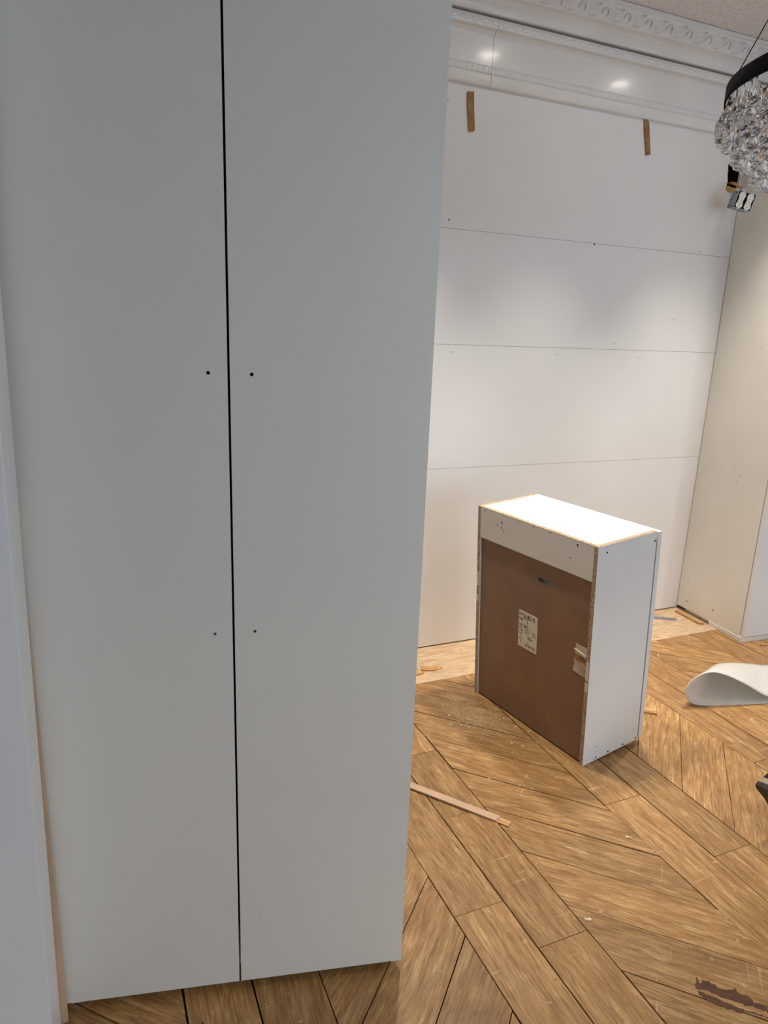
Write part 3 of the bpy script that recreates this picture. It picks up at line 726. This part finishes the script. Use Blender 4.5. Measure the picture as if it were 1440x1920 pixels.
# ------------------------------------------------------------------ loose strips and offcuts on the floor
def lath(name, p_a, p_b, wdt, th, mat, parent=None, z=0.0, cut=0.0):
    a = Vector(p_a); b = Vector(p_b); d = b - a; L = d.length; an = math.atan2(d.y, d.x)
    o = obj(name, prism_mesh([(-L / 2, -wdt / 2), (L / 2 - cut, -wdt / 2), (L / 2, wdt / 2), (-L / 2, wdt / 2)], 0, th, name), mat, parent)
    o.location = ((a.x + b.x) / 2, (a.y + b.y) / 2, z); o.rotation_euler = (0, 0, an); return o
st = thing('wood_lath', 'long thin pale wood strip lying on the floor beside the tall pantry cabinet', 'wood strip')
A = Vector((0.72, 2.12)); B = Vector((1.136, 1.574)); B2 = Vector((1.158, 1.545))
lath('upper_strip', A, B, 0.028, 0.004, M['mdf'], st, 0.004, 0.008)
lath('lower_strip', A + Vector((.01, -.005)), B2, 0.026, 0.004, M['shim'], st, 0.0, 0.0)
o = lath('wood_offcut', (1.98, 2.02), (2.118, 1.908), 0.04, 0.008, M['shim']); tag(o, 'thin tan wood offcut poking out from behind the base cabinet', 'wood strip')
o = lath('wood_offcut', (1.305, 2.66), (1.325, 2.535), 0.045, 0.006, M['shim']); tag(o, 'wide pale wood chip at the foot of the wall, half behind the tall pantry cabinet', 'wood chip')
o = lath('wood_offcut', (1.355, 2.585), (1.425, 2.555), 0.04, 0.006, M['shim'], None, 0, 0.02); tag(o, 'small square wood chip with a splintered end on the bare floor strip', 'wood chip')
o = lath('wood_sliver', (1.405, 2.550), (1.455, 2.562), 0.010, 0.004, M['shim'], None, 0, 0.004); tag(o, 'tiny wood sliver touching the splintered wood chip', 'wood chip')
o = lath('wood_offcut', (1.285, 2.625), (1.305, 2.60), 0.014, 0.010, M['cardstrip']); tag(o, 'tiny dark wood crumb on the bare floor by the tall pantry cabinet', 'wood chip')
o = lath('levelling_shim', (3.071, 2.73), (3.058, 2.535), 0.030, 0.010, M['shim'], None, 0, 0.012); tag(o, 'orange-tan wood shim pushed under the corner cabinet', 'shim')
o = lath('grey_strip', (2.78, 2.76), (2.975, 2.64), 0.030, 0.004, M['steel']); tag(o, 'flat grey strip lying on the bare floor near the corner cabinet', 'strip')
o = lath('wood_sliver', (3.14, 2.235), (3.27, 2.215), 0.014, 0.006, M['shim'], None, 0, 0.01); tag(o, 'splintered wood sliver along the foot of the corner cabinet doors', 'wood chip')
bm = bmesh.new(); rs = random.Random(11)
def chip(cx, cy, s):
    dx_, dy_ = cx - 1.58, cy - 1.7151     # not under the cabinet
    if -0.006 < dx_ * 0.988 + dy_ * 0.154 < 0.36 and -0.01 < -dx_ * 0.154 + dy_ * 0.988 < 0.63: return
    a = rs.random() * 6.28; c_, s_ = math.cos(a), math.sin(a)
    w_, h_, t_ = s * rs.uniform(.6, 1.8), s * rs.uniform(.4, 1), s * rs.uniform(.3, .7)
    vs = add_box(bm, (-w_ / 2, -h_ / 2, 0), (w_ / 2, h_ / 2, t_))
    for q in vs: q.co = Vector((cx + q.co.x * c_ - q.co.y * s_, cy + q.co.x * s_ + q.co.y * c_, q.co.z))
cen = on_floor((895, 1345))
for i in range(2600): chip(cen.x + rs.gauss(0, 0.055), cen.y + rs.gauss(0, 0.075), rs.uniform(.0006, .0016))
for i in range(110): chip(cen.x + rs.gauss(0.0, 0.13), cen.y + rs.gauss(0.0, 0.14), rs.uniform(.0015, .0045))
for px_ in ((842, 1342), (879, 1365), (992, 1372), (905, 1303), (909, 1302), (913, 1304), (916, 1461), (1175, 1570), (1180, 1572), (1100, 1726), (1105, 1725)):
    p = on_floor(px_); chip(p.x, p.y, 0.007)
for i in range(60):
    chip(rs.uniform(1.45, 2.75), rs.uniform(2.50, 2.74), rs.uniform(.002, .005))
o = obj('sawdust', mesh_of(bm), M['dust']); tag(o, 'scattered pale sawdust and wood crumbs on the floor by the base cabinet', 'sawdust', kind='stuff')

# ------------------------------------------------------------------ kneeling person, mostly beyond the frame: one shoe shows
pers = thing('person', 'person kneeling on the floor in dark trousers, one worn shoe showing with its heel raised', 'person', (2.3, 1.15, 0))
def skin_mesh(name, chain, edges, mat, parent, sub=2):
    bm = bmesh.new(); ly = bm.verts.layers.skin.verify(); vs = {}
    for k, (p, r) in chain.items():
        q = bm.verts.new(Vector(p) - Vector((2.3, 1.15, 0))); q[ly].radius = (r, r) if not isinstance(r, tuple) else r; q[ly].use_root = (k == list(chain)[0]); vs[k] = q
    for a, b in edges: bm.edges.new((vs[a], vs[b]))
    me = bpy.data.meshes.new(name); bm.to_mesh(me); bm.free(); me.materials.append(mat)
    o = obj(name, me, None, parent); o.modifiers.new('skin', 'SKIN').use_smooth_shade = True
    s_ = o.modifiers.new('sub', 'SUBSURF'); s_.levels = sub; s_.render_levels = sub; return o
HL = Vector((1.852, 1.225, 0.180)); TO = Vector((1.985, 1.165, 0.012))
ank = Vector((1.975, 1.215, 0.235)); kn = Vector((2.32, 1.17, 0.075)); hip = Vector((2.30, 1.10, 0.47))
kn2 = Vector((2.70, 0.95, 0.50)); ank2 = Vector((2.66, 0.90, 0.11))
pel = Vector((2.30, 1.02, 0.52))
body = {'pel': (pel, .12), 'hipA': (hip, .085), 'knA': (kn, .055), 'ankA': (ank, .038), 'hipB': ((2.33, .93, .49), .085), 'knB': (kn2, .06), 'ankB': (ank2, .04),
        'bel': ((2.35, 1.01, .68), .125), 'che': ((2.44, 1.0, .88), .14), 'nek': ((2.50, 1.0, 1.04), .052), 'jaw': ((2.55, 1.0, 1.12), .07), 'cra': ((2.55, 1.0, 1.20), .095), 'crt': ((2.54, 1.0, 1.265), .06),
        'shA': ((2.46, 1.17, .96), .06), 'elA': ((2.62, 1.25, .72), .042), 'wrA': ((2.84, 1.18, .60), .03), 'haA': ((2.92, 1.15, .57), (.04, .02)),
        'shB': ((2.46, .83, .96), .06), 'elB': ((2.60, .74, .72), .042), 'wrB': ((2.82, .84, .60), .03), 'haB': ((2.90, .87, .57), (.04, .02))}
ed = [('pel', 'hipA'), ('hipA', 'knA'), ('knA', 'ankA'), ('pel', 'hipB'), ('hipB', 'knB'), ('knB', 'ankB'), ('pel', 'bel'), ('bel', 'che'), ('che', 'nek'), ('nek', 'jaw'), ('jaw', 'cra'), ('cra', 'crt'), ('che', 'shA'), ('shA', 'elA'), ('elA', 'wrA'), ('wrA', 'haA'), ('che', 'shB'), ('shB', 'elB'), ('elB', 'wrB'), ('wrB', 'haB')]
for side, yy in (('A', 1), ('B', -1)):
    base = Vector(body['ha' + side][0])
    for i, (dx, dy, dz, L) in enumerate(((.9, .35, -.1, .07), (1, .12, -.15, .08), (1, -.1, -.15, .075), (.95, -.32, -.15, .06), (.45, .8 * -yy, -.1, .055))):
        d_ = Vector((dx, dy, dz)).normalized(); st_ = base + Vector((-.02 if i == 4 else .03, (.022 - .015 * i) if i < 4 else -.03 * yy, 0))
        body['f%s%d' % (side, i)] = (st_, .010); body['g%s%d' % (side, i)] = (st_ + d_ * L * .55, .009); body['h%s%d' % (side, i)] = (st_ + d_ * L + Vector((0, 0, -.02)), .008)
        ed += [('ha' + side, 'f%s%d' % (side, i)), ('f%s%d' % (side, i), 'g%s%d' % (side, i)), ('g%s%d' % (side, i), 'h%s%d' % (side, i))]
body['nose'] = ((2.655, 1.0, 1.165), .013); ed.append(('cra', 'nose'))
skin_mesh('body', body, ed, M['skin'], pers)
def fat(keys, k, add): return {q: (body[q][0], body[q][1] * k + add) for q in keys}
tk = ['pel', 'hipA', 'knA', 'ankA', 'hipB', 'knB', 'ankB', 'bel']
tz = fat(tk, 1.0, .022); tz['knA'] = (kn + Vector((0, 0, .008)), .074); tz['bel'] = ((2.335, 1.01, .63), .145)
skin_mesh('trousers', tz, [e for e in ed if e[0] in tk and e[1] in tk], M['denim'], pers)
jk = ['bel', 'che', 'shA', 'elA', 'wrA', 'shB', 'elB', 'wrB']
jz = fat(jk, 1.0, .030); jz['bel'] = ((2.325, 1.01, .585), .165)
skin_mesh('jacket', jz, [e for e in ed if e[0] in jk and e[1] in jk], M['shirt'], pers)
skin_mesh('hair', {'a': ((2.525, 1.0, 1.225), .10), 'b': ((2.51, 1.0, 1.28), .072), 'c': ((2.49, 1.0, 1.17), .075)}, [('a', 'b'), ('a', 'c')], M['hair'], pers)
def make_shoe(heel, toe, updir):
    a = (toe - heel).normalized(); b = (updir - updir.dot(a) * a).normalized(); c = b.cross(a)
    m = Matrix((a, c, b)).transposed().to_4x4(); m.translation = heel - Vector((2.3, 1.15, 0))
    outl = [(0.0, 0.0), (0.004, .024), (.03, .034), (.09, .033), (.15, .043), (.20, .047), (.24, .040), (.265, .022), (.272, 0.0), (.265, -.020), (.24, -.036), (.20, -.043), (.15, -.037), (.09, -.030), (.03, -.033), (.004, -.024)]
    L = (toe - heel).length / 0.272
    outl = [(x_ * L, y_) for x_, y_ in outl]
    # upper: rings stacked from the midsole to the collar
    bm = bmesh.new(); rings = []
    for z, xs, ys, sh, lift in ((0.030, 1.0, 1.0, 0, 0), (0.05, .985, .98, .002, 0), (0.072, .90, .86, .006, 0), (0.092, .62, .78, .012, .0), (0.112, .44, .74, .016, 0), (0.128, .38, .74, .016, 0)):
        rings.append([bm.verts.new((x_ * xs + sh, y_ * ys, z)) for x_, y_ in outl])
    for A_, B_ in zip(rings, rings[1:]):
        for i in range(len(outl)): bm.faces.new((A_[i], A_[(i + 1) % len(outl)], B_[(i + 1) % len(outl)], B_[i]))
    bm.faces.new(rings[0]); bm.faces.new(rings[-1])
    sh = obj('shoe', mesh_of(bm, 'shoe', True), M['upper'], pers); sh.matrix_local = m
    out2 = [(x_ * 1.02 - .003, y_ * 1.07) for x_, y_ in outl]
    obj('midsole', prism_mesh(out2, 0.014, 0.034), M['midsole'], sh)
    obj('sole', prism_mesh([(x_ * 1.03 - .004, y_ * 1.10) for x_, y_ in outl], 0.0, 0.015), M['sole'], sh)
    for k in range(4):
        x_ = (0.11 + .022 * k) * L
        obj('lace', tube_mesh([(x_, -.024, 0.088 - .006 * k), (x_ + .004, 0, 0.100 - .007 * k), (x_, .024, 0.088 - .006 * k)], 0.0025, 6), M['midsole'], sh)
    return sh
make_shoe(HL, TO, Vector((0.80, 0.10, 0.58)))
make_shoe(Vector((2.60, 0.90, 0.0)), Vector((2.868, 0.86, 0.0)), Vector((0, 0, 1)))

# ------------------------------------------------------------------ ceiling downlights
for i, (lx_, ly_, wt, sa, place) in enumerate(LAMPS):
    t = thing('recessed_downlight', 'round white recessed ceiling downlight', 'downlight', (lx_, ly_, CEIL), group='ceiling downlights')
    obj('trim_ring', lathe([(0.052, -0.001), (0.075, -0.001), (0.075, -0.006), (0.052, -0.010), (0.052, -0.001)], 32), M['trim'], t)
    obj('diffuser_' + place + '_offscreen', lathe([(0, -0.004), (0.052, -0.004), (0.052, -0.001), (0, -0.001)], 32), M['emit'], t)
    ld = bpy.data.lights.new('downlight', 'SPOT'); ld.energy = wt * LAMP_W / 10.0; ld.color = WARM2 if ly_ < 1 else WARM
    ld.spot_size = math.radians(sa); ld.spot_blend = 1.0; ld.shadow_soft_size = 0.05
    lo = bpy.data.objects.new('downlight_' + place + '_offscreen', ld); COL.objects.link(lo); lo.parent = t; lo.location = (0, 0, -0.02)
